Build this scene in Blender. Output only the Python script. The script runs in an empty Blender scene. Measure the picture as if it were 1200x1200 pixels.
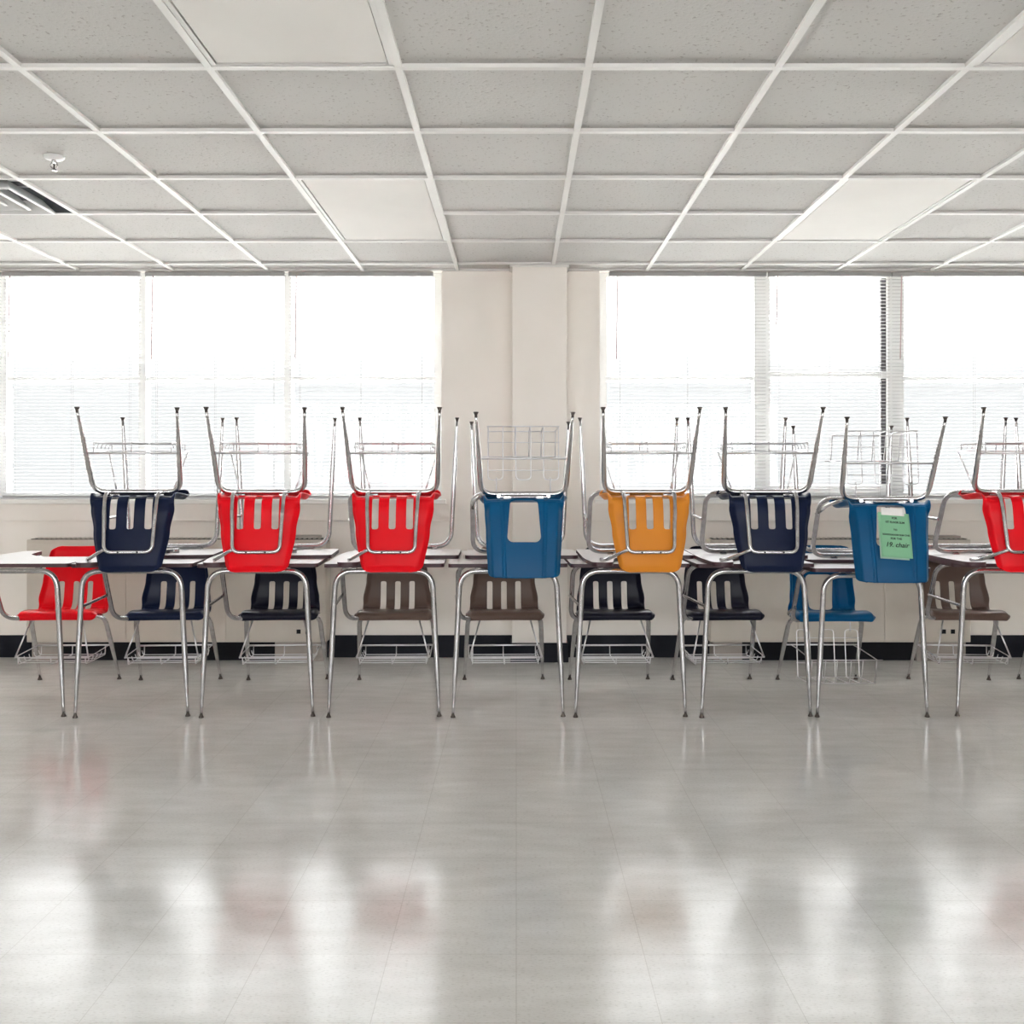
import bpy, bmesh, math, random
from mathutils import Vector, Matrix
random.seed(4)
C = bpy.context.scene.collection
PI = math.pi

# ------------------------------------------------------------------ materials
def mat(name, color, rough=0.5, metal=0.0, coat=0.0, spec=0.5):
    m = bpy.data.materials.new(name); m.use_nodes = True
    b = m.node_tree.nodes['Principled BSDF']
    b.inputs['Base Color'].default_value = (*color, 1)
    b.inputs['Roughness'].default_value = rough
    b.inputs['Metallic'].default_value = metal
    b.inputs['Coat Weight'].default_value = coat
    b.inputs['Coat Roughness'].default_value = 0.12
    b.inputs['Specular IOR Level'].default_value = spec
    return m
def N(m, t, **kw):
    n = m.node_tree.nodes.new(t)
    for k, v in kw.items():
        if k in n.inputs.keys(): n.inputs[k].default_value = v
        else: setattr(n, k, v)
    return n
def L(m, a, b): m.node_tree.links.new(a, b)
def P(m): return m.node_tree.nodes['Principled BSDF']
def noisy(m, scale, lo, hi, detail=4, bump=0.0, stretch=None):
    """mottle the base colour between two tones, optional bump"""
    tc = N(m, 'ShaderNodeTexCoord'); nz = N(m, 'ShaderNodeTexNoise', Scale=scale, Detail=detail)
    src = tc.outputs['Object']
    if stretch:
        mp = N(m, 'ShaderNodeMapping'); mp.inputs['Scale'].default_value = stretch
        L(m, src, mp.inputs['Vector']); src = mp.outputs['Vector']
    L(m, src, nz.inputs['Vector'])
    r = N(m, 'ShaderNodeValToRGB')
    r.color_ramp.elements[0].position = 0.35; r.color_ramp.elements[0].color = (*lo, 1)
    r.color_ramp.elements[1].position = 0.65; r.color_ramp.elements[1].color = (*hi, 1)
    L(m, nz.outputs['Fac'], r.inputs['Fac']); L(m, r.outputs['Color'], P(m).inputs['Base Color'])
    if bump:
        bp = N(m, 'ShaderNodeBump', Strength=bump, Distance=0.002)
        L(m, nz.outputs['Fac'], bp.inputs['Height']); L(m, bp.outputs['Normal'], P(m).inputs['Normal'])
    return m
def plastic(name, col):
    m = mat(name, col, 0.32, spec=0.14)
    tc = N(m, 'ShaderNodeTexCoord'); nz = N(m, 'ShaderNodeTexNoise', Scale=900.0, Detail=2)
    L(m, tc.outputs['Object'], nz.inputs['Vector'])
    bp = N(m, 'ShaderNodeBump', Strength=0.06, Distance=0.001)
    L(m, nz.outputs['Fac'], bp.inputs['Height']); L(m, bp.outputs['Normal'], P(m).inputs['Normal'])
    return m

M = {}
M['red'] = plastic('red_plastic', (0.70, 0.003, 0.010))
M['navy'] = plastic('navy_plastic', (0.006, 0.011, 0.036))
M['black'] = plastic('black_plastic', (0.008, 0.008, 0.018))
M['taupe'] = plastic('taupe_plastic', (0.125, 0.082, 0.066))
M['mustard'] = plastic('mustard_plastic', (0.62, 0.22, 0.025))
M['blue'] = plastic('blue_plastic', (0.001, 0.072, 0.19))
M['chrome'] = noisy(mat('chrome', (0.5, 0.49, 0.5), 0.2, 1.0), 40, (0.43, 0.42, 0.43), (0.54, 0.53, 0.535))
M['lit_leg_chrome'] = noisy(mat('floor_lit_leg_chrome', (0.6, 0.6, 0.6), 0.24, 1.0), 40, (0.54, 0.53, 0.53), (0.64, 0.63, 0.63))  # same chrome, lightened to paint in the bright floor it mirrors
M['wire'] = mat('zinc_wire', (0.72, 0.71, 0.73), 0.28, 1.0)
M['glide'] = mat('steel_glide', (0.10, 0.085, 0.075), 0.35, 0.9)
M['laminate'] = noisy(mat('laminate', (0.5, 0.47, 0.46), 0.28), 60, (0.60, 0.575, 0.575), (0.68, 0.655, 0.655), stretch=(1, 8, 1))
M['edge'] = mat('maroon_edge', (0.045, 0.012, 0.018), 0.45)
M['screw'] = mat('dark_screw', (0.03, 0.03, 0.03), 0.4, 0.8)
M['wall'] = noisy(mat('painted_block', (0.84, 0.79, 0.74), 0.6), 3, (0.83, 0.78, 0.725), (0.86, 0.81, 0.76), bump=0.0)
M['trim'] = mat('white_trim', (0.80, 0.78, 0.75), 0.45)
M['base'] = noisy(mat('black_vinyl', (0.01, 0.011, 0.018), 0.5, spec=0.15), 8, (0.007, 0.008, 0.014), (0.014, 0.015, 0.022))
M['frame'] = mat('window_frame_white', (0.78, 0.78, 0.77), 0.4)
M['gasket'] = mat('dark_gasket', (0.05, 0.045, 0.05), 0.6)
M['heater'] = noisy(mat('heater_enamel', (0.55, 0.50, 0.44), 0.45), 5, (0.54, 0.49, 0.43), (0.58, 0.53, 0.47))
M['heater_dark'] = mat('heater_grille', (0.010, 0.010, 0.013), 0.6, spec=0.15)
M['heater_base'] = mat('heater_foot', (0.36, 0.32, 0.29), 0.5)
M['grid'] = mat('ceiling_grid_white', (0.72, 0.71, 0.69), 0.5, spec=0.3)
M['diffuser'] = noisy(mat('acrylic_diffuser', (0.86, 0.84, 0.80), 0.7, spec=0.2), 2.0, (0.78, 0.76, 0.73), (0.82, 0.80, 0.77))
M['white_metal'] = mat('white_metal', (0.8, 0.8, 0.8), 0.4)
M['duct'] = noisy(mat('duct_grey', (0.16, 0.17, 0.18), 0.5), 6, (0.08, 0.085, 0.09), (0.28, 0.29, 0.30))
M['wand'] = mat('pink_wand', (0.55, 0.40, 0.40), 0.4)
M['ink'] = mat('black_ink', (0.012, 0.02, 0.015), 0.7)
M['tape'] = mat('clear_tape', (0.82, 0.80, 0.78), 0.15)
M['bounce_paving'] = noisy(mat('pale_bounce_paving', (0.7, 0.7, 0.68), 0.8), 1.5, (0.66, 0.66, 0.64), (0.74, 0.74, 0.72))  # unseen ground, kept pale to bounce daylight up to the ceiling

M['low_bounce_paving'] = noisy(mat('dark_low_bounce_paving', (0.13, 0.13, 0.13), 0.9), 4, (0.10, 0.10, 0.10), (0.16, 0.155, 0.15))  # unseen rear ground, kept dark to cut bounce through the rear windows
def slat_material():
    m = mat('blind_slat_pale_grey', (0.40, 0.395, 0.39), 0.5, spec=0.3)
    nt = m.node_tree; out = nt.nodes['Material Output']
    tr = N(m, 'ShaderNodeBsdfTranslucent'); tr.inputs['Color'].default_value = (0.4, 0.39, 0.38, 1)
    mx = N(m, 'ShaderNodeMixShader'); mx.inputs[0].default_value = 0.06
    L(m, P(m).outputs[0], mx.inputs[1]); L(m, tr.outputs[0], mx.inputs[2]); L(m, mx.outputs[0], out.inputs['Surface'])
    return m
M['slat'] = slat_material()
def paper_material(name, col, t=0.35):
    m = mat(name, col, 0.8)
    out = m.node_tree.nodes['Material Output']
    tr = N(m, 'ShaderNodeBsdfTranslucent'); tr.inputs['Color'].default_value = (*col, 1)
    mx = N(m, 'ShaderNodeMixShader'); mx.inputs[0].default_value = t
    L(m, P(m).outputs[0], mx.inputs[1]); L(m, tr.outputs[0], mx.inputs[2]); L(m, mx.outputs[0], out.inputs['Surface'])
    return m
M['green_paper'] = paper_material('green_paper', (0.33, 0.66, 0.42))
M['pale_paper'] = paper_material('pale_paper', (0.50, 0.68, 0.56))
def glass_material():
    m = bpy.data.materials.new('window_glass'); m.use_nodes = True
    nt = m.node_tree; nt.nodes.remove(P(m)); out = nt.nodes['Material Output']
    t = N(m, 'ShaderNodeBsdfTransparent'); t.inputs['Color'].default_value = (0.96, 0.97, 0.97, 1)
    g = N(m, 'ShaderNodeBsdfGlossy', Roughness=0.02)
    lw = N(m, 'ShaderNodeLayerWeight', Blend=0.5); pw = N(m, 'ShaderNodeMath', operation='POWER'); pw.inputs[1].default_value = 4.0
    f = N(m, 'ShaderNodeMath', operation='MULTIPLY_ADD'); f.inputs[1].default_value = 0.5; f.inputs[2].default_value = 0.03
    L(m, lw.outputs['Facing'], pw.inputs[0]); L(m, pw.outputs[0], f.inputs[0]); mx = N(m, 'ShaderNodeMixShader')
    L(m, f.outputs[0], mx.inputs[0]); L(m, t.outputs[0], mx.inputs[1]); L(m, g.outputs[0], mx.inputs[2]); L(m, mx.outputs[0], out.inputs['Surface'])
    return m
M['glass'] = glass_material()
def floor_material():
    m = mat('waxed_vinyl_tile', (0.5, 0.5, 0.48), 0.2)
    tc = N(m, 'ShaderNodeTexCoord')
    # 12 inch tiles: thin seams
    br = N(m, 'ShaderNodeTexBrick', Scale=1.0)
    br.offset = 0.0; br.offset_frequency = 2; br.squash = 1.0
    br.inputs['Brick Width'].default_value = 0.305; br.inputs['Row Height'].default_value = 0.305
    br.inputs['Mortar Size'].default_value = 0.0011; br.inputs['Mortar Smooth'].default_value = 0.2
    br.inputs['Color1'].default_value = (1, 1, 1, 1); br.inputs['Color2'].default_value = (0.955, 0.955, 0.955, 1)
    br.inputs['Mortar'].default_value = (0.80, 0.79, 0.78, 1)
    L(m, tc.outputs['Object'], br.inputs['Vector'])
    n1 = N(m, 'ShaderNodeTexNoise', Scale=5.0, Detail=6)
    mp = N(m, 'ShaderNodeMapping'); mp.inputs['Scale'].default_value = (1.0, 3.0, 1)
    L(m, tc.outputs['Object'], mp.inputs['Vector']); L(m, mp.outputs['Vector'], n1.inputs['Vector'])
    r = N(m, 'ShaderNodeValToRGB')
    r.color_ramp.elements[0].position = 0.3; r.color_ramp.elements[0].color = (0.66, 0.655, 0.635, 1)
    r.color_ramp.elements[1].position = 0.7; r.color_ramp.elements[1].color = (0.76, 0.755, 0.74, 1)
    L(m, n1.outputs['Fac'], r.inputs['Fac'])
    n2 = N(m, 'ShaderNodeTexNoise', Scale=95.0, Detail=3)   # terrazzo-like flecks
    L(m, mp.outputs['Vector'], n2.inputs['Vector'])
    r2 = N(m, 'ShaderNodeValToRGB')
    r2.color_ramp.elements[0].position = 0.30; r2.color_ramp.elements[0].color = (0.80, 0.79, 0.78, 1)
    r2.color_ramp.elements[1].position = 0.46; r2.color_ramp.elements[1].color = (1, 1, 1, 1)
    L(m, n2.outputs['Fac'], r2.inputs['Fac'])
    a = N(m, 'ShaderNodeMixRGB', blend_type='MULTIPLY'); a.inputs[0].default_value = 1
    b = N(m, 'ShaderNodeMixRGB', blend_type='MULTIPLY'); b.inputs[0].default_value = 1
    L(m, r.outputs['Color'], a.inputs[1]); L(m, br.outputs['Color'], a.inputs[2])
    L(m, a.outputs['Color'], b.inputs[1]); L(m, r2.outputs['Color'], b.inputs[2])
    L(m, b.outputs['Color'], P(m).inputs['Base Color'])
    # wax film: slightly uneven gloss and waviness
    n3 = N(m, 'ShaderNodeTexNoise', Scale=2.2, Detail=5)
    L(m, mp.outputs['Vector'], n3.inputs['Vector'])
    mr = N(m, 'ShaderNodeMapRange'); mr.inputs['To Min'].default_value = 0.08; mr.inputs['To Max'].default_value = 0.24
    L(m, n3.outputs['Fac'], mr.inputs['Value']); L(m, mr.outputs[0], P(m).inputs['Roughness'])
    n4 = N(m, 'ShaderNodeTexNoise', Scale=7.0, Detail=3)
    L(m, mp.outputs['Vector'], n4.inputs['Vector'])
    bp = N(m, 'ShaderNodeBump', Strength=0.16, Distance=0.004)
    L(m, n4.outputs['Fac'], bp.inputs['Height']); L(m, bp.outputs['Normal'], P(m).inputs['Normal'])
    return m
M['floor'] = floor_material()
def tile_material():
    m = mat('fissured_ceiling_tile', (0.56, 0.55, 0.53), 0.9, spec=0.2)
    tc = N(m, 'ShaderNodeTexCoord')
    v = N(m, 'ShaderNodeTexNoise', Scale=78.0, Detail=3, Roughness=0.6)
    L(m, tc.outputs['Object'], v.inputs['Vector'])
    r = N(m, 'ShaderNodeValToRGB')
    r.color_ramp.elements[0].position = 0.335; r.color_ramp.elements[0].color = (0.40, 0.385, 0.365, 1)
    r.color_ramp.elements[1].position = 0.385; r.color_ramp.elements[1].color = (0.57, 0.56, 0.545, 1)
    L(m, v.outputs['Fac'], r.inputs['Fac']); L(m, r.outputs['Color'], P(m).inputs['Base Color'])
    bp = N(m, 'ShaderNodeBump', Strength=0.5, Distance=0.004)
    L(m, v.outputs['Fac'], bp.inputs['Height']); L(m, bp.outputs['Normal'], P(m).inputs['Normal'])
    return m
M['tile'] = tile_material()

# ------------------------------------------------------------------ mesh helpers
def tag(o, label=None, cat=None, group=None, kind=None):
    if label: o['label'] = label
    if cat: o['category'] = cat
    if group: o['group'] = group
    if kind: o['kind'] = kind
    return o
def empty(name, loc, rot=(0, 0, 0)):
    o = bpy.data.objects.new(name, None); C.objects.link(o)
    o.location = loc; o.rotation_euler = rot; o.empty_display_size = 0.1
    return o
class MB:
    def __init__(s): s.bm = bmesh.new(); s.mats = []
    def mi(s, m):
        if m not in s.mats: s.mats.append(m)
        return s.mats.index(m)
    def box(s, x0, x1, y0, y1, z0, z1, m, bevel=0.0):
        r = bmesh.ops.create_cube(s.bm, size=1.0)
        vs = r['verts']
        for v in vs:
            v.co = Vector((x0 + (v.co.x + .5) * (x1 - x0), y0 + (v.co.y + .5) * (y1 - y0), z0 + (v.co.z + .5) * (z1 - z0)))
        fs = list({f for v in vs for f in v.link_faces})
        i = s.mi(m)
        for f in fs: f.material_index = i
        if bevel:
            es = list({e for f in fs for e in f.edges})
            rr = bmesh.ops.bevel(s.bm, geom=es, offset=bevel, segments=2, affect='EDGES', profile=0.5)
            for f in rr['faces']: f.material_index = i
        return s
    def tube(s, pts, r, m, seg=10, caps=True, closed=False):
        pts = [Vector(p) for p in pts]; n = len(pts)
        rad = r if isinstance(r, (list, tuple)) else [r] * n
        i = s.mi(m); rings = []
        t0 = (pts[1] - pts[0]).normalized()
        up = Vector((0, 0, 1)) if abs(t0.z) < 0.9 else Vector((0, 1, 0))
        nrm = (up - t0 * up.dot(t0)).normalized()
        for k in range(n):
            if closed: t = (pts[(k + 1) % n] - pts[k - 1]).normalized()
            else: t = (pts[min(k + 1, n - 1)] - pts[max(k - 1, 0)]).normalized()
            nrm = (nrm - t * nrm.dot(t)).normalized(); bn = t.cross(nrm)
            rings.append([s.bm.verts.new(pts[k] + (nrm * math.cos(2 * PI * j / seg) + bn * math.sin(2 * PI * j / seg)) * rad[k]) for j in range(seg)])
        for k in range(n if closed else n - 1):
            a, b = rings[k], rings[(k + 1) % n]
            for j in range(seg):
                f = s.bm.faces.new((a[j], a[(j + 1) % seg], b[(j + 1) % seg], b[j])); f.material_index = i; f.smooth = True
        if caps and not closed:
            for ring, rev in ((rings[0], True), (rings[-1], False)):
                f = s.bm.faces.new(ring[::-1] if rev else ring); f.material_index = i
        return s
    def lathe(s, prof, m, center=(0, 0, 0), seg=20):
        """prof: list of (r, z); revolve about z"""
        i = s.mi(m); c = Vector(center); rings = []
        for r, z in prof:
            rings.append([s.bm.verts.new(c + Vector((max(r, 1e-4) * math.cos(2 * PI * j / seg), max(r, 1e-4) * math.sin(2 * PI * j / seg), z))) for j in range(seg)])
        for a, b in zip(rings, rings[1:]):
            for j in range(seg):
                f = s.bm.faces.new((a[j], a[(j + 1) % seg], b[(j + 1) % seg], b[j])); f.material_index = i; f.smooth = True
        f = s.bm.faces.new(rings[0][::-1]); f.material_index = i
        f = s.bm.faces.new(rings[-1]); f.material_index = i
        return s
    def prism(s, outline, z0, z1, m, mside=None):
        i = s.mi(m); k = s.mi(mside or m)
        lo = [s.bm.verts.new((x, y, z0)) for x, y in outline]; hi = [s.bm.verts.new((x, y, z1)) for x, y in outline]
        s.bm.faces.new(lo[::-1]).material_index = i; s.bm.faces.new(hi).material_index = i
        for j in range(len(outline)):
            q = (j + 1) % len(outline)
            s.bm.faces.new((lo[j], lo[q], hi[q], hi[j])).material_index = k
        return s
    def mesh(s, name, normals=True):
        if normals: bmesh.ops.recalc_face_normals(s.bm, faces=s.bm.faces)
        me = bpy.data.meshes.new(name); s.bm.to_mesh(me); s.bm.free()
        for m in s.mats: me.materials.append(m)
        return me
    def build(s, name, parent=None, **kw):
        o = bpy.data.objects.new(name, s.mesh(name, **kw)); C.objects.link(o)
        if parent: o.parent = parent
        return o
def fillet(pts, rads, n=7):
    """round the inner corners of a polyline"""
    pts = [Vector(p) for p in pts]; out = [pts[0]]
    for k in range(1, len(pts) - 1):
        r = rads[k - 1] if isinstance(rads, (list, tuple)) else rads
        a, p, b = pts[k - 1], pts[k], pts[k + 1]
        d1 = (a - p); d2 = (b - p); l = min(r, d1.length * .49, d2.length * .49)
        if l < 1e-5: out.append(p); continue
        s_, e_ = p + d1.normalized() * l, p + d2.normalized() * l
        for q in range(n + 1):
            t = q / n; out.append(s_ * (1 - t) ** 2 + p * 2 * t * (1 - t) * 1.0 + e_ * t ** 2)
    out.append(pts[-1])
    return out
def dense(pts, step=0.03):
    out = [pts[0]]
    for a, b in zip(pts, pts[1:]):
        n = max(1, int((b - a).length / step))
        for k in range(1, n + 1): out.append(a.lerp(b, k / n))
    return out
def round_outline(pts, rads, n=6):
    """2-D closed polygon with rounded corners"""
    out = []; N_ = len(pts)
    for k in range(N_):
        p = Vector(pts[k]); a = Vector(pts[k - 1]); b = Vector(pts[(k + 1) % N_]); r = rads[k]
        d1 = a - p; d2 = b - p; l = min(r, d1.length * .49, d2.length * .49)
        if l < 1e-5: out.append((p.x, p.y)); continue
        s_, e_ = p + d1.normalized() * l, p + d2.normalized() * l
        for q in range(n + 1):
            t = q / n; v = s_ * (1 - t) ** 2 + p * 2 * t * (1 - t) + e_ * t ** 2; out.append((v.x, v.y))
    return out

# ------------------------------------------------------------------ moulded seat shell
def catmull(pts, n=14):
    pts = [Vector(p) for p in pts]; P_ = [pts[0] * 2 - pts[1]] + pts + [pts[-1] * 2 - pts[-2]]; out = []
    for k in range(1, len(P_) - 2):
        a, b, c, d = P_[k - 1:k + 3]
        for q in range(n):
            t = q / n
            out.append(0.5 * ((2 * b) + (c - a) * t + (2 * a - 5 * b + 4 * c - d) * t * t + (3 * b - a - 3 * c + d) * t ** 3))
    out.append(pts[-1]); return out
def interp(tab, s):
    for (a, va), (b, vb) in zip(tab, tab[1:]):
        if s <= b:
            t = 0 if b == a else (s - a) / (b - a); t = max(0, min(1, t)); t = t * t * (3 - 2 * t); return va + (vb - va) * t
    return tab[-1][1]
def sstep(a, b, x):
    t = max(0, min(1, (x - a) / (b - a))); return t * t * (3 - 2 * t)
class Shell:
    """one moulded seat-and-back sheet, parameterised by x (across) and s (arc length front lip -> back top)"""
    def __init__(self, kind):
        self.kind = kind
        if kind == 'slot':
            prof = [(.548, .378), (.543, .398), (.560, .412), (.60, .416), (.66, .411), (.72, .404), (.770, .403), (.800, .417), (.817, .452), (.831, .53), (.845, .60), (.859, .67), (.873, .742)]
        else:
            prof = [(.535, .385), (.530, .405), (.55, .420), (.60, .424), (.66, .417), (.72, .408), (.77, .406), (.80, .422), (.816, .465), (.829, .53), (.842, .60), (.857, .68), (.871, .764)]
        self.pl = catmull([(0, y, z) for y, z in prof])
        self.acc = [0]
        for a, b in zip(self.pl, self.pl[1:]): self.acc.append(self.acc[-1] + (b - a).length)
        self.S = self.acc[-1]
        # arc length of the bend
        self.sb = self.s_at(lambda p: p.y > .792)
        S, sb = self.S, self.sb
        if kind == 'slot':
            self.wt = [(0, .203), (.06, .207), (.14, .206), (sb - .03, .188), (sb + .05, .184), (sb + .15, .168), (S, .138)]
            self.rf, self.rb = .012, .045
        else:
            self.wt = [(0, .209), (.06, .212), (.14, .209), (sb - .03, .186), (sb + .05, .178), (sb + .15, .172), (S, .162)]
            self.rf, self.rb = .016, .028
    def s_at(self, cond):
        for p, a in zip(self.pl, self.acc):
            if cond(p): return a
    def center(self, s):
        import bisect
        k = max(0, min(len(self.acc) - 2, bisect.bisect_right(self.acc, s) - 1))
        t = (s - self.acc[k]) / (self.acc[k + 1] - self.acc[k]); a, b = self.pl[k], self.pl[k + 1]
        tg = (b - a).normalized(); return a.lerp(b, t), Vector((0, -tg.z, tg.y))     # normal: up on the seat, forward on the back
    def w(self, s):
        w = interp(self.wt, s)
        for d, r in ((s, self.rf), (self.S - s, self.rb)):
            if d < r: w -= r - math.sqrt(max(0, r * r - (r - d) ** 2))
        return w
    def pt(self, x, s):
        c, n = self.center(s); w = interp(self.wt, s); u = min(1.0, abs(x) / w)
        back = sstep(self.sb - .03, self.sb + .05, s)
        if self.kind == 'slot':
            h = back * (.022 * u ** 2 + .016 * sstep(.86, 1, u)) + (1 - back) * (.006 * u * u - .020 * sstep(.88, 1, u))
            top = sstep(self.S - .03, self.S, s); h += -.006 * top * back
        else:
            h = back * (.010 * u ** 2 + .040 * sstep(.84, 1, u)) + (1 - back) * (.008 * u * u - .024 * sstep(.88, 1, u))
            h += -.007 * sstep(.50, .53, u) * back + .007 * sstep(.56, .60, u) * back
            d = self.S - s
            if d < .03: h += .0
            c = c + Vector((0, 0, .007 * (1 - u * u) * sstep(self.S - .08, self.S, s)))
        v = c + n * h; v.x = x; return v
    def holes(self):
        if self.kind == 'slot':
            s0 = self.s_at(lambda p: p.y > .764); s1 = self.s_at(lambda p: p.z > .548 and p.y > .805)
            return [(cx, (s0 + s1) / 2, .0155, .0155, (s1 - s0) / 2, .010) for cx in (-.078, 0, .078)]
        s0 = self.s_at(lambda p: p.y > .782); s1 = self.s_at(lambda p: p.z > .605 and p.y > .805)
        return [(0, (s0 + s1) / 2, .062, .078, (s1 - s0) / 2, .030)]
    @staticmethod
    def sd(x, s, h):
        """signed distance to a rounded (tapered) rectangle and the outward direction"""
        cx, cs, wa, wb, hs, r = h
        t = max(0, min(1, (s - cs) / (2 * hs) + .5)); hx = wa + (wb - wa) * t
        px, ps = x - cx, s - cs
        qx, qs = abs(px) - (hx - r), abs(ps) - (hs - r)
        sx, ss = (1 if px >= 0 else -1), (1 if ps >= 0 else -1)
        if qx > 0 and qs > 0:
            l = math.hypot(qx, qs); return l - r, (sx * qx / l, ss * qs / l)
        if qx > qs: return qx - r, (sx, 0)
        return qs - r, (0, ss)
    def meshes(self, mats):
        nx, ns = 84, 130
        bms = [bmesh.new(), bmesh.new()]; hs = self.holes()
        sv = [self.S * k / ns for k in range(ns + 1)]
        kb = min(range(ns + 1), key=lambda k: abs(sv[k] - self.sb)); 
        XS = [[(2 * i / nx - 1) * max(self.w(s), .02) for i in range(nx + 1)] for s in sv]
        keep = [[True] * nx for _ in range(ns)]
        for k in range(ns):
            for i in range(nx):
                x = (XS[k][i] + XS[k][i + 1] + XS[k + 1][i] + XS[k + 1][i + 1]) / 4; s = (sv[k] + sv[k + 1]) / 2
                if any(self.sd(x, s, h)[0] < 0 for h in hs): keep[k][i] = False
        pos = {}
        for k in range(ns + 1):
            for i in range(nx + 1):
                near = [keep[a][b] for a in (k - 1, k) for b in (i - 1, i) if 0 <= a < ns and 0 <= b < nx]
                x, s = XS[k][i], sv[k]
                if not all(near) and any(near):
                    h = min(hs, key=lambda q: abs(self.sd(x, s, q)[0])); d, g = self.sd(x, s, h)
                    x -= d * g[0]; s -= d * g[1]
                pos[k, i] = self.pt(x, s)
        out = []
        for part, (a, b) in enumerate(((0, kb), (kb, ns))):
            bm = bms[part]; vs = {}
            def V(k, i):
                if (k, i) not in vs: vs[k, i] = bm.verts.new(pos[k, i])
                return vs[k, i]
            for k in range(a, b):
                for i in range(nx):
                    if keep[k][i]:
                        f = bm.faces.new((V(k, i), V(k, i + 1), V(k + 1, i + 1), V(k + 1, i))); f.smooth = True
            me = bpy.data.meshes.new('seat' if part == 0 else 'backrest'); bm.to_mesh(me); bm.free(); out.append(me)
        return out

SHELLS = {k: Shell(k) for k in ('slot', 'blue')}
SHELL_ME = {k: s.meshes(None) for k, s in SHELLS.items()}
_cache = {}
def shell_mesh(kind, colour):
    key = (kind, colour)
    if key not in _cache:
        r = []
        for me in SHELL_ME[kind]:
            c = me.copy(); c.materials.append(M[colour]); r.append(c)
        _cache[key] = r
    return _cache[key]

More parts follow.
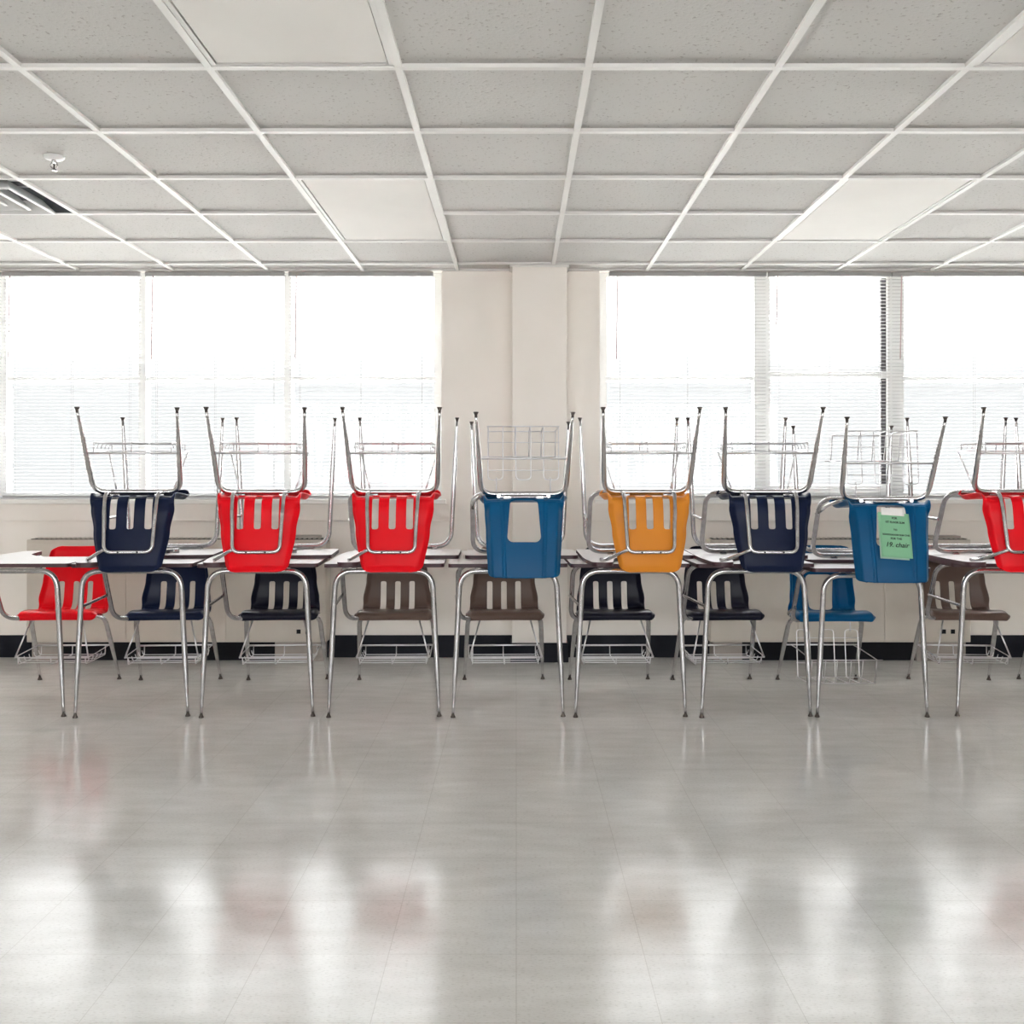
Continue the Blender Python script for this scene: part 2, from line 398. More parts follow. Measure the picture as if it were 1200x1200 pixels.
# ------------------------------------------------------------------ the chair-desk: shared part meshes
H = 0.722          # height of the writing surface
TH = 0.018
def leg_radii(pts, full, tip, z_lo, z_hi):
    return [tip + (full - tip) * sstep(z_lo, z_hi, p.z) for p in pts]
def glide_mesh(x, y, lean):
    m = MB(); m.lathe([(.0118, 0), (.0122, .0035), (.0085, .010), (.0065, .016), (.0065, .024)], M['glide'], (x, y, 0), 16); return m.mesh('glide')
def make_parts(kind):
    sh = SHELLS[kind]; D = {}
    blue = kind == 'blue'
    # desktop with an arm rest tongue on one side
    m = MB()
    if not blue:
        ol = round_outline([(-.282, -.005), (.282, -.005), (.282, .395), (-.02, .395), (-.135, .56), (-.165, .80), (-.255, .80), (-.282, .56)],
                           [.025, .025, .03, .06, .06, .05, .05, .08])
    else:
        ol = round_outline([(-.282, -.005), (.282, -.005), (.282, .40), (-.282, .40)], [.03, .03, .04, .04])
    m.prism(ol, H - TH, H, M['laminate'], M['edge'])
    bm = m.bm
    D['desktop'] = m.mesh('desktop')
    # front legs
    pts = dense(fillet([(-.259, 0, .018), (-.226, 0, H - .034), (.226, 0, H - .034), (.259, 0, .018)], .085, 10))
    m = MB(); m.tube(pts, leg_radii(pts, .0128, .0072, .03, .27), M['chrome'], 14)
    for sx in (-.14, .14): m.box(sx - .012, sx + .012, -.006, .02, H - TH - .012, H - TH, M['chrome'], .002)
    D['desk_leg_frame'] = m.mesh('desk_leg_frame')
    D['desk_glides'] = [glide_mesh(-.2595, 0, 0), glide_mesh(.2595, 0, 0)]
    # chair legs
    pts = dense(fillet([(-.217, .875, .018), (-.196, .705, .384), (.196, .705, .384), (.217, .875, .018)], .062, 10))
    m = MB(); m.tube(pts, leg_radii(pts, .0125, .0070, .02, .24), M['lit_leg_chrome'], 14)
    for sx in (-.10, .10): m.box(sx - .022, sx + .022, .695, .717, .394, .401, M['chrome'], .002)
    D['chair_leg_frame'] = m.mesh('chair_leg_frame')
    D['chair_glides'] = [glide_mesh(-.2175, .8755, 0), glide_mesh(.2175, .8755, 0)]
    # side tube: under desktop, down one side, under the seat
    p = fillet([(.10, .30, H - .032), (-.243, .33, H - .032), (-.243, .50, .388), (-.12, .60, .390), (.16, .60, .390)], [.075, .075, .05], 10)
    m = MB(); m.tube(dense(p), .0118, M['chrome'], 12)
    for sx in (-.13, .04): m.box(sx - .015, sx + .015, .29, .34, H - TH - .006, H - TH, M['chrome'], .001)
    D['side_tube'] = m.mesh('side_tube')
    # seat rails, and the hoop behind the slotted back
    m = MB()
    if not blue:
        def behind(z):
            s = sh.s_at(lambda q: q.z > z and q.y > .805); c, n = sh.center(s); return c - n * .0125
        b1, b2, b3 = behind(.47), behind(.56), behind(.650)
        path = [(-.116, .585, .390), (-.116, .806, .386), (-.113, b1.y, b1.z), (-.108, b2.y, b2.z), (-.104, b3.y, b3.z)]
        full = path + [(-x, y, z) for x, y, z in path[::-1]]
        rr = [.05, .02, .02, .034, .034, .02, .02, .05]
        m.tube(dense(fillet(full, rr, 8)), .0090, M['chrome'], 12)
        for sx in (-.042, .042): m.tube([(sx, b3.y + .0085, b3.z), (sx, b3.y + .0115, b3.z)], .0042, M['screw'], 10)
        D['back_support'] = m.mesh('back_support')
        m = MB()
        e = Vector((-.104, b3.y + .004, b3.z - .012))
        q = [e, e.lerp(Vector((-.205, .775, H - TH - .010)), .3) + Vector((-.006, 0, .004)), Vector((-.200, .80, H - TH - .012)), Vector((-.212, .72, H - TH - .007))]
        m.tube(dense(fillet(q, .03, 6), .02), .0082, M['chrome'], 10)
        D['arm_strut'] = m.mesh('arm_strut')
        t = (.52 - .388) / (H - .032 - .388)
        m = MB(); yb = .50 + (.33 - .50) * t
        m.tube(dense(fillet([(-.237, .0, .520), (-.236, .02, .520), (-.253, yb - .02, .523), (-.250, yb + .004, .523)], .012, 4)), .0078, M['chrome'], 10)
        D['side_brace'] = m.mesh('side_brace')
    else:
        for sx in (-.115, .115): m.tube([(sx, .585, .395), (sx, .74, .393)], .009, M['chrome'], 10)
        for sx in (-.075, .075): m.box(sx - .018, sx + .018, .68, .73, .392, .406, M['chrome'], .002)
        m.box(-.062, .062, .70, .786, .394, .399, M['chrome'], .002)
        D['seat_rails'] = m.mesh('seat_rails')
        m = MB(); m.tube(fillet([(-.19, .715, .388), (-.235, .60, .42), (-.243, .43, .47)], .05, 6), .0085, M['chrome'], 10)
        D['side_brace'] = m.mesh('side_brace')
    # wire book rack
    m = MB(); W = M['wire']; r = .0029
    if not blue:
        x0, x1, ya, yb_, zt, zb = -.192, .192, .50, .815, .190, .158
        ring = fillet([(x0, .790, .205), (x0, ya, zt), (x1, ya, zt), (x1, .790, .205)], .02, 4)
        m.tube(dense(ring, .06), r, W, 6)
        m.tube([(-.208, .789, .205), (.208, .789, .205)], .0048, W, 8)
        for k in range(5):
            y = ya + .03 + k * .06
            m.tube(dense(fillet([(x0 + .012, y, zt - .008), (x0 + .018, y, zb), (x1 - .018, y, zb), (x1 - .012, y, zt - .008)], .012, 3), .08), .0022, W, 6)
        for sx in (x0 + .02, -.005, x1 - .02):
            m.tube(dense(fillet([(sx, ya, zt), (sx, ya + .004, zb - .004), (sx, .785, zb - .004), (sx, .789, .203)], .012, 3), .08), r, W, 6)
        for sx in (-1, 1):
            m.tube([(sx * .128, .575, .392), (sx * .187, ya, zt)], .0040, W, 8)
            m.tube([(sx * .187, ya, zt), (sx * .187, ya + .035, zt + .002)], .0040, W, 8)
    else:
        # tall grid rack: three hanging loops, floor rods and a raised lip
        top = .315
        for a, b in ((-.165, -.095), (-.035, .035), (.095, .165)):
            m.tube(dense(fillet([(a, .40, .20), (a, .43, .07), (a, .66, .055), (a, .69, top), (b, .69, top), (b, .66, .055), (b, .43, .07), (b, .40, .20)], .02, 4), .05), .0027, W, 6)
        m.tube([(-.195, .40, .20), (.195, .40, .20)], r, W, 6)
        m.tube([(-.17, .43, .072), (.17, .43, .072)], r, W, 6)
        m.tube([(-.17, .66, .057), (.17, .66, .057)], r, W, 6)
        m.tube([(-.17, .67, .135), (.17, .67, .135)], .0022, W, 6)
        m.tube([(-.17, .685, .27), (.17, .685, .27)], .0022, W, 6)
        m.tube([(-.206, .785, .215), (.206, .785, .215)], .0045, W, 8)
        for sx in (-.168, .168):
            m.tube(dense([Vector((sx, .785, .215)), Vector((sx, .68, .215)), Vector((sx, .40, .20))], .06), r, W, 6)
            m.tube([(sx * .75, .69, top - .01), (sx * .75, .70, .395)], .0035, W, 6)
    D['book_rack'] = m.mesh('book_rack')
    return D
PARTS = {k: make_parts(k) for k in ('slot', 'blue')}
def part(name, me, root, dz):
    o = bpy.data.objects.new(name, me); C.objects.link(o); o.parent = root; o.location = (0, 0, dz); return o
def make_desk(kind, colour):
    D = PARTS[kind]; root = empty('student_desk', (0, 0, 0))
    part('desktop', D['desktop'], root, 0)
    f = part('desk_leg_frame', D['desk_leg_frame'], root, 0)
    for g in D['desk_glides']: part('glide', g, f, 0)
    f = part('chair_leg_frame', D['chair_leg_frame'], root, 0)
    for g in D['chair_glides']: part('glide', g, f, 0)
    for k in ('side_tube', 'back_support', 'seat_rails', 'arm_strut', 'side_brace', 'book_rack'):
        if k in D: part(k, D[k], root, 0)
    for nm, me in zip(('seat', 'backrest'), shell_mesh(kind, colour)):
        o = part(nm, me, root, 0)
        md = o.modifiers.new('thickness', 'SOLIDIFY'); md.thickness = .0055; md.offset = 0
    return root
protos = {}
def desk(kind, colour):
    """the first of a kind is the prototype itself; the rest are copies of it and of each of its parts"""
    if (kind, colour) not in protos:
        protos[kind, colour] = r = make_desk(kind, colour); return r
    src = protos[kind, colour]; r = src.copy(); C.objects.link(r)
    for ch in src.children:
        c = ch.copy(); C.objects.link(c); c.parent = r
        for g in ch.children:
            d = g.copy(); C.objects.link(d); d.parent = c
    return r
def place(root, loc, rot, dz=0.0):
    root.location = loc; root.rotation_euler = rot
    for ch in root.children: ch.location = (0, 0, dz)

Y_UP = 4.81; Y_INV = 5.46
GU = 'school desks standing upright in the row'; GI = 'school desks stacked upside down on the row'
# kind, colour, x of desk legs, x of chair legs, label
upright = [
    ('slot', 'red', -2.395, -2.430, 'upright school desk with red slotted seat and bare top, nothing stacked on it'),
    ('slot', 'navy', -1.811, -1.867, 'upright school desk with navy seat beneath the leftmost upturned navy desk'),
    ('slot', 'black', -1.220, -1.270, 'upright school desk with black seat beneath the left one of the two neighbouring upturned reds'),
    ('slot', 'taupe', -.623, -.655, 'upright school desk with taupe seat beneath the upturned red desk beside the upturned blue one'),
    ('slot', 'taupe', -.038, -.070, 'upright school desk with taupe seat beneath the upturned blue desk without a note'),
    ('slot', 'black', .538, .515, 'upright school desk with black seat standing under the upturned mustard yellow desk'),
    ('slot', 'black', 1.130, 1.085, 'upright school desk with black seat beneath the upturned navy desk beside the mustard one'),
    ('blue', 'blue', 1.676, 1.672, 'upright school desk with bright blue one-hole seat and tall wire book rack'),
    ('slot', 'taupe', 2.343, 2.405, 'upright school desk with taupe seat under the upturned red desk at the right end'),
    ('slot', 'navy', 2.97, 3.02, 'upright school desk mostly out of view, one chair leg showing at the right edge'),
]
for k, (kd, col, xd, xc, lab) in enumerate(upright):
    r = desk(kd, col); th = -math.asin((xc - xd) / .875)
    place(r, (xd, Y_UP, 0 if k != 7 else 0), (0, 0, th))
    if k == 7: r.scale = (1, 1, .970)
    tag(r, lab, 'school desk', GU)
# kind, colour, x of (upturned) chair legs, x of desk legs, roll, label
inverted = [
    ('slot', 'navy', -1.755, -1.835, .012, 'upside-down school desk with navy slotted back, stacked leftmost before the window'),
    ('slot', 'red', -1.176, -1.231, .003, 'upside-down school desk with red slotted back beside the upturned navy desk on the left'),
    ('slot', 'red', -.563, -.576, .010, 'upside-down school desk with red slotted back next to the upturned blue desk by the pillar'),
    ('blue', 'blue', .035, .020, 0, 'upside-down school desk with blue one-hole back in front of the wall pillar'),
    ('slot', 'mustard', .606, .600, 0, 'upside-down school desk with mustard yellow slotted back, the only yellow one'),
    ('slot', 'navy', 1.160, 1.178, 0, 'upside-down school desk with navy slotted back between the upturned mustard and blue desks'),
    ('blue', 'blue', 1.708, 1.742, 0, 'upside-down school desk with blue back carrying a green paper note'),
    ('slot', 'red', 2.322, 2.352, 0, 'upside-down school desk with red slotted back cut off at the right edge'),
    ('slot', 'navy', 2.905, 2.935, 0, 'upside-down school desk beyond the rightmost red one, one raised leg showing at the frame edge'),
]
NOTE_ROOT = None
for k, (kd, col, xn, xf, roll, lab) in enumerate(inverted):
    r = desk(kd, col); th = math.asin((xn - xf) / .80)
    plane = H + .0008 if k != 6 else H * .970 + .0008
    place(r, (xf, Y_INV, plane), (PI, roll * 0, th), -H)
    tag(r, lab, 'school desk', GI)
    if k == 6: NOTE_ROOT = r

# ------------------------------------------------------------------ the green note taped on the upturned blue back
def note():
    sh = SHELLS['blue']
    bpy.context.view_layer.update()
    mw = NOTE_ROOT.matrix_world @ Matrix.Translation((0, 0, -H))
    def rear(x, z, off):
        c, n = sh.center(sh.s_at(lambda q: q.z >= z and q.y > .81)); v = c - n * off; return Vector((x, v.y, v.z))
    top = mw @ rear(.004, .447, .006)
    root = empty('paper_note', top)
    tag(root, 'green paper note with printed and handwritten lines taped to the blue chair back', 'note')
    Wn, Hn = .142, .204
    # hanging frame: x right, z down from top, leaning along the chair back
    low = mw @ rear(.004, .640, .006)
    dn = (low - top).normalized(); rx = Vector((1, 0, 0)); rx = (Matrix.Rotation(math.radians(4), 3, 'Y') @ rx).normalized()
    dn = (dn - rx * dn.dot(rx)).normalized(); nn = rx.cross(dn); nn = nn if nn.y < 0 else -nn
    def pt(u, v, off): return rx * u + dn * v + nn * (off + .010 * (v / Hn) ** 2 + .006 * math.sin(PI * v / Hn) * abs(u) / (Wn / 2))
    def sheet(m, u0, u1, v0, v1, off, name, par, skew=0.0):
        b = MB(); i = b.mi(m); g = []
        nu, nv = 10, 16
        for a in range(nv + 1):
            g.append([b.bm.verts.new(pt(u0 + (u1 - u0) * c / nu + skew * a / nv, v0 + (v1 - v0) * a / nv, off)) for c in range(nu + 1)])
        for a in range(nv):
            for c in range(nu):
                f = b.bm.faces.new((g[a][c], g[a][c + 1], g[a + 1][c + 1], g[a + 1][c])); f.smooth = True
        o = b.build(name, par); md = o.modifiers.new('thickness', 'SOLIDIFY'); md.thickness = .0004; return o
    sheet(M['green_paper'], -Wn / 2 + .002, Wn / 2, 0, Hn, .004, 'front_sheet', root, .014)
    o = sheet(M['pale_paper'], -Wn / 2 - .002, Wn / 2 - .012, .004, Hn + .008, .0015, 'back_sheet', root, .012); o['label'] = 'paler sheet behind'
    o = sheet(M['tape'], -.055, .05, -.022, .012, .0052, 'tape', root); o['label'] = 'clear tape strip'
    lines = [('FOR', .0125, .028, 0), ('1ST FLOOR SLIM', .0120, .047, 0), ('TO', .0115, .081, 0), ('SCHOOLROOM SLIM ONE', .0104, .104, 0), ('FOR THE', .0125, .122, 0), ('19. chair', .030, .156, .3)]
    for txt, size, v, shear in lines:
        cu = bpy.data.curves.new('lettering', 'FONT'); cu.body = txt; cu.size = size; cu.align_x = 'CENTER'; cu.shear = shear; cu.offset = .0004
        tmp = bpy.data.objects.new('lettering', cu); C.objects.link(tmp)
        bpy.context.view_layer.update()
        me = bpy.data.meshes.new_from_object(tmp.evaluated_get(bpy.context.evaluated_depsgraph_get()))
        bpy.data.objects.remove(tmp); me.materials.clear(); me.materials.append(M['ink'])
        for vt in me.vertices:
            u, w = vt.co.x, v - vt.co.y
            vt.co = pt(u + .014 * w / Hn + .003, w, .0058)
        o = bpy.data.objects.new('handwriting' if shear else 'printed_line', me); C.objects.link(o); o.parent = root
note()

# ------------------------------------------------------------------ the room
YW = 6.37; ZC = 2.41; XL, XR, YB = -5.2, 5.6, -3.2
WALLT = .24
win = [(-4.16, -.466, .985), (.52, 4.40, .985)]      # x0, x1, sill height (heads reach the ceiling)
def struct(o): o['kind'] = 'structure'; return o
b = MB(); b.box(XL - .2, XR + .2, YB - .2, YW + WALLT, -.12, 0, M['floor']); struct(b.build('floor'))
b = MB()
for x0, x1 in ((XL, win[0][0]), (win[0][1], win[1][0]), (win[1][1], XR)): b.box(x0, x1, YW, YW + WALLT, 0, ZC + .3, M['wall'])
for x0, x1, zs in win:
    b.box(x0, x1, YW, YW + WALLT, 0, zs, M['wall']); b.box(x0, x1, YW, YW + WALLT, ZC, ZC + .3, M['wall'])
struct(b.build('wall_window'))
for nm, bx in (('wall_left', (XL - .2, XL, YB, YW + WALLT)), ('wall_right', (XR, XR + .2, YB, YW + WALLT))):
    b = MB(); b.box(*bx, 0, ZC + .3, M['wall']); struct(b.build(nm))
# wall behind the photographer; its unseen windows are added to let in fill light
bw = (-4.2, 4.2, .90, 2.30)
b = MB(); b.box(XL - .2, bw[0], YB - .2, YB, 0, ZC + .3, M['wall']); b.box(bw[1], XR + .2, YB - .2, YB, 0, ZC + .3, M['wall'])
b.box(bw[0], bw[1], YB - .2, YB, 0, bw[2], M['wall']); b.box(bw[0], bw[1], YB - .2, YB, bw[3], ZC + .3, M['wall']); struct(b.build('wall_back'))
root = empty('window_3', (0, YB - .1, bw[2])); struct(root)
b = MB()
for k in range(8):
    x = bw[0] + k * 1.2; b.box(x - .03, x + .03, YB - .14, YB - .06, bw[2], bw[3], M['frame'])
b.box(bw[0], bw[1], YB - .14, YB - .06, bw[2], bw[2] + .05, M['frame']); b.box(bw[0], bw[1], YB - .14, YB - .06, bw[3] - .05, bw[3], M['frame'])
o = b.build('window_frame', root); o.location = -root.location
for k in range(7):
    x = bw[0] + k * 1.2; b = MB(); b.box(x + .02, x + 1.18, YB - .102, YB - .098, bw[2] + .03, bw[3] - .03, M['glass']); o = b.build('window_pane', root); o.location = -root.location
# pillar boxed out from the wall between the windows
PY = 6.20
b = MB(); b.box(-.026, .306, PY, YW, 0, ZC, M['wall'], .004); struct(b.build('pillar'))
b = MB(); b.box(-.04, .32, PY - .012, YW, ZC - .012, ZC - .002, M['trim']); struct(b.build('trim_1'))
# baseboards
b = MB()
for x0, x1 in ((XL, -.026), (.306, XR)): b.box(x0, x1, YW - .012, YW, 0, .138, M['base'], .002)
b.box(-.036, .316, PY - .010, PY, 0, .118, M['base'], .002); b.box(-.036, -.026, PY, YW, 0, .118, M['base']); b.box(.306, .316, PY, YW, 0, .118, M['base'])
struct(b.build('baseboard_window'))
# wall panel seam / apron under each sill, and the sills
for i, (x0, x1, zs) in enumerate(win):
    b = MB(); b.box(x0 - .05, x1 + .05, YW - .018, YW, zs - .135, zs - .028, M['wall'], .002); struct(b.build('trim_%d' % (i + 2)))
    b = MB(); b.box(x0 - .03, x1 + .03, YW - .045, YW + .16, zs - .028, zs, M['trim'], .003); struct(b.build('windowsill_%d' % (i + 1)))
# windows
FY = YW + .10
bays = [[-4.16, -3.238, -2.358, -1.440, -.466], [.52, 1.542, 2.392, 3.40, 4.40]]
for i, (x0, x1, zs) in enumerate(win):
    root = empty('window_%d' % (i + 1), ((x0 + x1) / 2, FY, zs)); struct(root)
    root['label'] = 'wide bank of white framed panes %s of the pillar' % ('left' if i == 0 else 'right')
    def wb(name, bm):
        o = bm.build(name, root); o.location = -root.location; return o
    b = MB()
    b.box(x0, x0 + .05, FY - .03, FY + .05, zs + .04, ZC - .03, M['frame']); b.box(x1 - .05, x1, FY - .03, FY + .05, zs + .04, ZC - .03, M['frame'])
    b.box(x0, x1, FY - .03, FY + .05, zs, zs + .04, M['frame']); b.box(x0, x1, FY - .03, FY + .05, ZC - .03, ZC, M['frame'])
    for j, xm in enumerate(bays[i][1:-1]):
        hw = .023 if i == 0 else (.04 if j == 0 else .052)
        b.box(xm - hw, xm + hw, FY - .03, FY + .05, zs + .04, ZC - .03, M['frame'])
        if i == 1 and j == 1: b.box(xm - hw - .032, xm - hw, FY - .006, FY + .028, zs + .086, ZC - .03, M['gasket'])
    for j in range(4):
        a, c = bays[i][j], bays[i][j + 1]
        if i == 1 and j == 1:     # the opening sash: heavier rails
            b.box(a, c, FY - .025, FY + .03, 1.745, 1.790, M['frame'], .003); b.box(a, c, FY - .02, FY + .03, zs + .03, zs + .085, M['frame'], .003)
            b.box(a + .04, a + .062, FY - .018, FY + .026, zs + .04, ZC - .03, M['frame'])
        else: b.box(a, c, FY - .02, FY + .03, 1.728, 1.758, M['frame'], .003)
    wb('window_frame', b)
    for j in range(4):
        b = MB(); b.box(bays[i][j] + .02, bays[i][j + 1] - .02, FY + .010, FY + .014, zs + .03, ZC - .02, M['glass']); wb('window_pane', b)

# mini blinds: one per bay, hanging in the reveal
BY = YW + .028
def blind(x0, x1, zs, tilt, label, wand_len, group):
    root = empty('window_blind', ((x0 + x1) / 2, BY, ZC - .03)); tag(root, label, 'blind', group)
    o0 = -root.location
    def bb(name, bm):
        o = bm.build(name, root); o.location = o0; return o
    b = MB(); b.box(x0, x1, BY - .014, BY + .014, ZC - .032, ZC - .004, M['slat'], .002); bb('headrail', b)
    b = MB(); i = b.mi(M['slat']); pitch = .0218; z = ZC - .05; zb = zs + .028
    ca, sa = math.cos(tilt), math.sin(tilt)
    while z > zb:
        ring = []
        for x in (x0 + .004, x1 - .004):
            row = []
            for q, cv in ((-.0125, 0), (0, .0016), (.0125, 0)):
                row.append(b.bm.verts.new((x, BY + q * ca, z + q * sa + cv)))
            for q, cv in ((.0125, -.0007), (0, .0009), (-.0125, -.0007)):
                row.append(b.bm.verts.new((x, BY + q * ca, z + q * sa + cv)))
            ring.append(row)
        for j in range(6):
            b.bm.faces.new((ring[0][j], ring[0][(j + 1) % 6], ring[1][(j + 1) % 6], ring[1][j]))
        b.bm.faces.new(ring[0]); b.bm.faces.new(ring[1])
        z -= pitch
    bb('slats', b)
    b = MB(); b.box(x0 + .002, x1 - .002, BY - .012, BY + .012, zb - .018, zb - .004, M['slat'], .002); bb('bottom_rail', b)
    for xx in (x0 + .07, (x0 + x1) / 2, x1 - .07):
        b = MB()
        for dy in (-.0135, .0135): b.tube([(xx, BY + dy, ZC - .03), (xx, BY + dy, zb - .006)], .0007, M['slat'], 5)
        bb('ladder_cord', b)
    b = MB(); b.tube([(x0 + .055, BY - .020, ZC - .03), (x0 + .052, BY - .024, ZC - .05), (x0 + .045, BY - .024, ZC - .05 - wand_len)], .0034, M['wand'], 6); bb('wand', b)
    return root
GL = 'mini blinds across the two windows'
T = math.radians
blind(-4.10, -3.225, .985, T(4), 'white mini blind at the far left of the left window, cut by the picture edge', .5, GL)
blind(-3.215, -2.350, .985, T(4), 'white mini blind on the left window behind the bare red-seated desk', .5, GL)
blind(-2.322, -1.448, .985, T(4), 'white mini blind on the left window behind the two leftmost upturned desks', .5, GL)
blind(-1.425, -.520, .985, T(7), 'white mini blind on the left window closest to the bare wall and pillar', .5, GL)
blind(.58, 1.565, .985, T(8), 'white mini blind on the right window closest to the bare wall and pillar', .5, GL)
blind(1.578, 2.345, .985, T(0), 'white mini blind with a pink wand, over the heavy-railed opening sash', .29, GL)
blind(2.352, 3.385, .985, T(6), 'white mini blind on the right window behind the upturned red desk', .5, GL)
blind(3.40, 4.34, .985, T(6), 'white mini blind at the far right end of the right window bank', .5, GL)

# heater cabinets under the windows
def heater(x0, x1, label, marks):
    y0 = YW - .16; top = .742
    root = empty('radiator_cabinet', ((x0 + x1) / 2, y0, 0)); tag(root, label, 'radiator', 'beige radiator cabinets under the windows')
    o0 = -root.location
    def hb(name, bm):
        o = bm.build(name, root); o.location = o0; return o
    b = MB(); b.box(x0, x1, y0 + .006, YW - .013, .118, top, M['heater'], .004); hb('body', b)
    n = 3; w = (x1 - x0) / n
    for k in range(n):
        b = MB(); b.box(x0 + k * w + .004, x0 + (k + 1) * w - .004, y0, y0 + .006, .13, top - .022, M['heater'], .002); hb('front_panel', b)
    b = MB(); b.box(x0 + .02, x1 - .02, y0 + .02, YW - .03, top, top + .004, M['heater_dark'])
    for k in range(int((x1 - x0) / .03)): b.box(x0 + .03 + k * .03, x0 + .042 + k * .03, y0 + .02, YW - .03, top + .004, top + .008, M['heater'])
    hb('top_grille', b)
    b = MB(); b.box(x0 + .2, x1 - .32, y0 + .055, YW - .02, 0, .118, M['heater_dark']); hb('kick_recess', b)
    for a, c in ((x0 + .02, x0 + .2), (x1 - .32, x1 - .02)):
        b = MB(); b.box(a, c, y0 + .03, YW - .02, 0, .118, M['heater_base'], .002); hb('foot', b)
    for mx in marks:
        b = MB(); b.box(mx - .055, mx + .055, y0 - .004, y0, .165, .205, M['heater'], .001)
        for q in (-.035, .02): b.box(mx + q, mx + q + .025, y0 - .006, y0 - .004, .172, .198, M['heater_dark'])
        hb('vent_plate', b)
    b = MB(); b.box(x1 - .22, x1 - .05, y0 + .03, y0 + .12, top + .008, top + .024, M['heater_base'], .002); b.box(x1 - .215, x1 - .2, y0 + .028, y0 + .03, top + .010, top + .022, M['screw']); hb('control_flap', b)
heater(-2.98, -1.155, 'long beige radiator cabinet under the left window behind the red and navy seats', [-1.30])
heater(1.18, 2.766, 'long beige radiator cabinet under the right window behind the blue seat', [2.62])

# ------------------------------------------------------------------ ceiling
gx0, gp = -.956, .590; gy0, gq = 3.18, .597
xs = [gx0 + gp * i for i in range(-8, 12)]; ys = [gy0 + gq * j for j in range(-11, 6)]
lights = [(0, -2), (0, 2), (4, -2), (4, 2), (-4, 2)]
vents = [(-3, 2)]
skip = {(i, j + d) for i, j in lights for d in (0, 1)} | set(vents)
b = MB(); tm = b.mi(M['tile'])
ZT = ZC + .010
edges_x = [XL] + [x for x in xs if XL < x < XR] + [XR]; edges_y = [YB] + [y for y in ys if YB < y < YW] + [YW]
for xa, xb in zip(edges_x, edges_x[1:]):
    for ya, yb in zip(edges_y, edges_y[1:]):
        i = round(((xa + xb) / 2 - gx0) / gp - .5); j = round(((ya + yb) / 2 - gy0) / gq - .5)
        if (i, j) in skip: continue
        f = b.bm.faces.new([b.bm.verts.new(v) for v in ((xa, ya, ZT), (xa, yb, ZT), (xb, yb, ZT), (xb, ya, ZT))]); f.material_index = tm
b.box(XL - .2, XR + .2, YB - 3.4, YW + WALLT, ZC + .3, ZC + .4, M['tile'])      # roof deck; unseen eave added over the rear windows to keep sun out
o = struct(b.build('ceiling', normals=False))
b = MB()
for x in edges_x[1:-1]: b.box(x - .012, x + .012, YB, YW, ZC - .002, ZT + .002, M['grid'])
for y in edges_y[1:-1]:
    j = round((y - gy0) / gq)
    for xa, xb in zip(edges_x, edges_x[1:]):
        if (round(((xa + xb) / 2 - gx0) / gp - .5), j - 1) in lights: continue      # a 2 x 4 panel has no tee across it
        b.box(xa, xb, y - .012, y + .012, ZC - .0025, ZT + .002, M['grid'])
b.box(XL, XR, YW - .022, YW, ZC - .003, ZT + .002, M['grid']); b.box(XL, XL + .022, YB, YW, ZC - .003, ZT + .002, M['grid']); b.box(XR - .022, XR, YB, YW, ZC - .003, ZT + .002, M['grid'])
b.box(-.036, .316, PY - .022, PY, ZC - .003, ZT + .002, M['grid'])
struct(b.build('trim_4'))
Llab = {(0, -2): 'large unlit ceiling light panel cut by the top picture edge, left of centre', (0, 2): 'unlit ceiling light panel near the left window and wall',
        (4, -2): 'unlit ceiling light panel showing only a corner at the top right edge', (4, 2): 'unlit ceiling light panel over the right window', (-4, 2): 'unlit ceiling light panel showing only a corner at the left edge, beside the air vent'}
for i, j in lights:
    x0, x1, y0, y1 = gx0 + gp * i, gx0 + gp * (i + 1), gy0 + gq * j, gy0 + gq * (j + 2)
    root = empty('ceiling_light', ((x0 + x1) / 2, (y0 + y1) / 2, ZC))
    tag(root, Llab[i, j], 'ceiling light', 'recessed light panels')
    def lb(name, bm):
        o = bm.build(name, root); o.location = -root.location; return o
    b = MB(); z0, z1 = ZC + .001, ZC + .012
    for a in ((x0 + .013, x0 + .028, y0 + .013, y1 - .013), (x1 - .028, x1 - .013, y0 + .013, y1 - .013), (x0 + .028, x1 - .028, y0 + .013, y0 + .026), (x0 + .028, x1 - .028, y1 - .026, y1 - .013)):
        b.box(*a, z0, z1, M['grid'])
    b.box(x0 + .013, x1 - .013, y0 + .013, y1 - .013, ZC + .08, ZC + .10, M['white_metal'])
    for a in ((x0 + .008, x0 + .013, y0 + .013, y1 - .013), (x1 - .013, x1 - .008, y0 + .013, y1 - .013), (x0 + .013, x1 - .013, y0 + .008, y0 + .013), (x0 + .013, x1 - .013, y1 - .013, y1 - .008)):
        b.box(*a, ZC + .012, ZC + .10, M['white_metal'])
    lb('frame', b)
    b = MB(); b.box(x0 + .033, x1 - .031, y0 + .028, y1 - .032, ZC + .003, ZC + .008, M['diffuser'], .001); lb('diffuser', b)
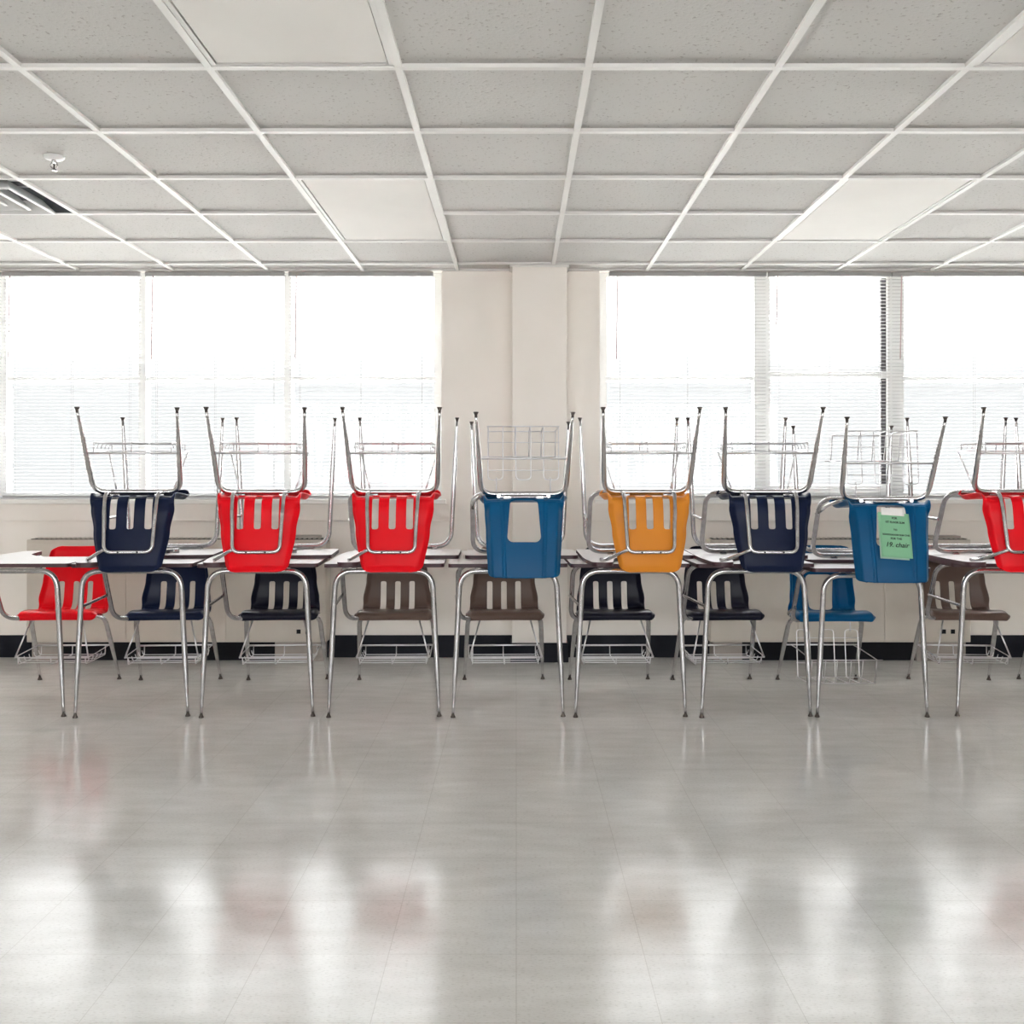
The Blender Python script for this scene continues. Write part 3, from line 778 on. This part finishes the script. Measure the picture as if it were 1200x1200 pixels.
# ceiling vent
for i, j in vents:
    x0, x1, y0, y1 = gx0 + gp * i + .012, gx0 + gp * (i + 1) - .012, gy0 + gq * j + .012, gy0 + gq * (j + 1) - .012
    cx, cy = (x0 + x1) / 2, (y0 + y1) / 2
    root = empty('ceiling_vent', (cx, cy, ZC)); tag(root, 'square ceiling air vent with nested white louvre frames above the left window', 'air vent')
    def vb(name, bm):
        o = bm.build(name, root); o.location = -root.location; return o
    b = MB()
    for a in ((x0, x0 + .004, y0, y1), (x1 - .004, x1, y0, y1), (x0, x1, y0, y0 + .004), (x0, x1, y1 - .004, y1)): b.box(*a, ZC + .002, ZC + .20, M['duct'])
    b.box(x0, x1, y0, y1, ZC + .20, ZC + .21, M['duct']); b.tube([(cx, cy, ZC + .2), (cx, cy, ZC + .06)], .02, M['duct'], 12); vb('duct_box', b)
    for q, hw in enumerate((.225, .145, .07)):
        b = MB(); i_ = b.mi(M['white_metal'])
        ring = []
        for w_, z_ in ((hw, ZC - .022), (hw - .010, ZC - .024), (hw - .050, ZC + .030), (hw - .044, ZC + .034), (hw, ZC - .016)):
            ring.append([b.bm.verts.new((cx + sx * w_, cy + sy * w_, z_)) for sx, sy in ((-1, -1), (1, -1), (1, 1), (-1, 1))])
        for a, c in zip(ring, ring[1:] + ring[:1]):
            for k in range(4): b.bm.faces.new((a[k], a[(k + 1) % 4], c[(k + 1) % 4], c[k])).material_index = i_
        vb('louvre_frame', b)
    b = MB()
    for s_ in (-1, 1): b.box(cx - .27, cx + .27, cy + s_ * .05 - .006, cy + s_ * .05 + .006, ZC + .06, ZC + .064, M['white_metal'])
    vb('bracket', b)
# sprinkler head
sx, sy = -1.853, 4.095
root = empty('fire_sprinkler', (sx, sy, ZC)); tag(root, 'small white and metal fire sprinkler head on the ceiling tiles', 'sprinkler')
b = MB(); b.lathe([(.040, .010), (.040, .004), (.034, -.003), (.016, -.006)], M['white_metal'], seg=28); b.build('escutcheon', root)
b = MB(); b.lathe([(.009, -.004), (.009, -.016), (.006, -.018)], M['chrome'], seg=14)
for s_ in (-1, 1): b.tube(fillet([(s_ * .009, 0, -.016), (s_ * .016, 0, -.030), (s_ * .004, 0, -.046)], .01, 5), .003, M['chrome'], 8)
b.tube([(0, 0, -.02), (0, 0, -.044)], .0028, M['screw'], 8); b.build('sprinkler_body', root)
b = MB(); b.lathe([(.004, -.044), (.012, -.047), (.012, -.049), (.003, -.050)], M['chrome'], seg=18); b.build('deflector', root)

# outside: unseen ground, toned pale ahead and dark behind to steer bounce light
b = MB(); b.box(-40, 40, YW + WALLT + .01, 60, -.6, -.5, M['bounce_paving']); b.box(-40, 40, -60, YB - .21, -.6, -.5, M['low_bounce_paving']); struct(b.build('ground'))

# ------------------------------------------------------------------ daylight
LOW, HIGH, ZENITH, SUNSIDE, SUN = 0.95, 8.8, 44.0, 12.0, 66.0
w = bpy.data.worlds.new('bright_haze'); bpy.context.scene.world = w; w.use_nodes = True
nt = w.node_tree; bg = nt.nodes['Background']
tc = nt.nodes.new('ShaderNodeTexCoord'); sp = nt.nodes.new('ShaderNodeSeparateXYZ'); nt.links.new(tc.outputs['Generated'], sp.inputs[0])
def mrange(src, a, b, c, d):
    m = nt.nodes.new('ShaderNodeMapRange'); m.interpolation_type = 'SMOOTHSTEP'
    for k, v in zip(('From Min', 'From Max', 'To Min', 'To Max'), (a, b, c, d)): m.inputs[k].default_value = v
    nt.links.new(src, m.inputs['Value']); return m.outputs[0]
front = mrange(sp.outputs['Z'], .055, .52, LOW, HIGH)               # haze brightens upwards
hz = mrange(sp.outputs['Y'], .25, -.35, LOW, SUNSIDE)           # hazy sky is brighter on the sun's side
zt = mrange(sp.outputs['Z'], .40, .80, 0.0, ZENITH)
ad = nt.nodes.new('ShaderNodeMath'); ad.operation = 'ADD'; mxn = [n for n in nt.nodes if n.type == 'MAP_RANGE' and n.outputs[0] == hz][0]; nt.links.new(front, mxn.inputs['To Min'])
nt.links.new(hz, ad.inputs[0]); nt.links.new(zt, ad.inputs[1])
nt.links.new(ad.outputs[0], bg.inputs['Strength']); bg.inputs['Color'].default_value = (.985, .99, 1, 1)
sl = bpy.data.lights.new('sun', 'SUN'); sl.energy = SUN; sl.angle = math.radians(3); sl.color = (1, .975, .95)
o = bpy.data.objects.new('sun', sl); C.objects.link(o); o.rotation_euler = (math.radians(38), 0, math.radians(12))   # high, from behind the photographer
for (x0, x1, z0, z1, y, r) in [(a_, c_, zs_, ZC, YW + WALLT + .02, -PI / 2) for a_, c_, zs_ in win] + [(bw[0], bw[1], bw[2], bw[3], YB - .22, PI / 2)]:
    ld = bpy.data.lights.new('window_daylight', 'AREA'); ld.shape = 'RECTANGLE'; ld.size = x1 - x0; ld.size_y = z1 - z0
    ld.cycles.is_portal = True
    o = bpy.data.objects.new('window_daylight', ld); C.objects.link(o)
    o.location = ((x0 + x1) / 2, y, (z0 + z1) / 2); o.rotation_euler = (r, 0, 0)

# ------------------------------------------------------------------ camera
cd = bpy.data.cameras.new('camera'); co = bpy.data.objects.new('camera', cd); C.objects.link(co)
co.location = (0, 0, 1.15); co.rotation_euler = (PI / 2, 0, 0)
cd.sensor_width = 36; cd.lens = 36 * 1197 / 1200; cd.shift_x = -5 / 1200; cd.shift_y = -46 / 1200; cd.clip_start = .05
sc = bpy.context.scene; sc.camera = co
vs = sc.view_settings; vs.view_transform = 'Standard'; vs.look = 'None'; vs.gamma = 1; vs.use_curve_mapping = False
vs.exposure = 0.05
sc.cycles.max_bounces = 14; sc.cycles.diffuse_bounces = 8; sc.cycles.glossy_bounces = 5; sc.cycles.transparent_max_bounces = 16
sc.cycles.use_denoising = True
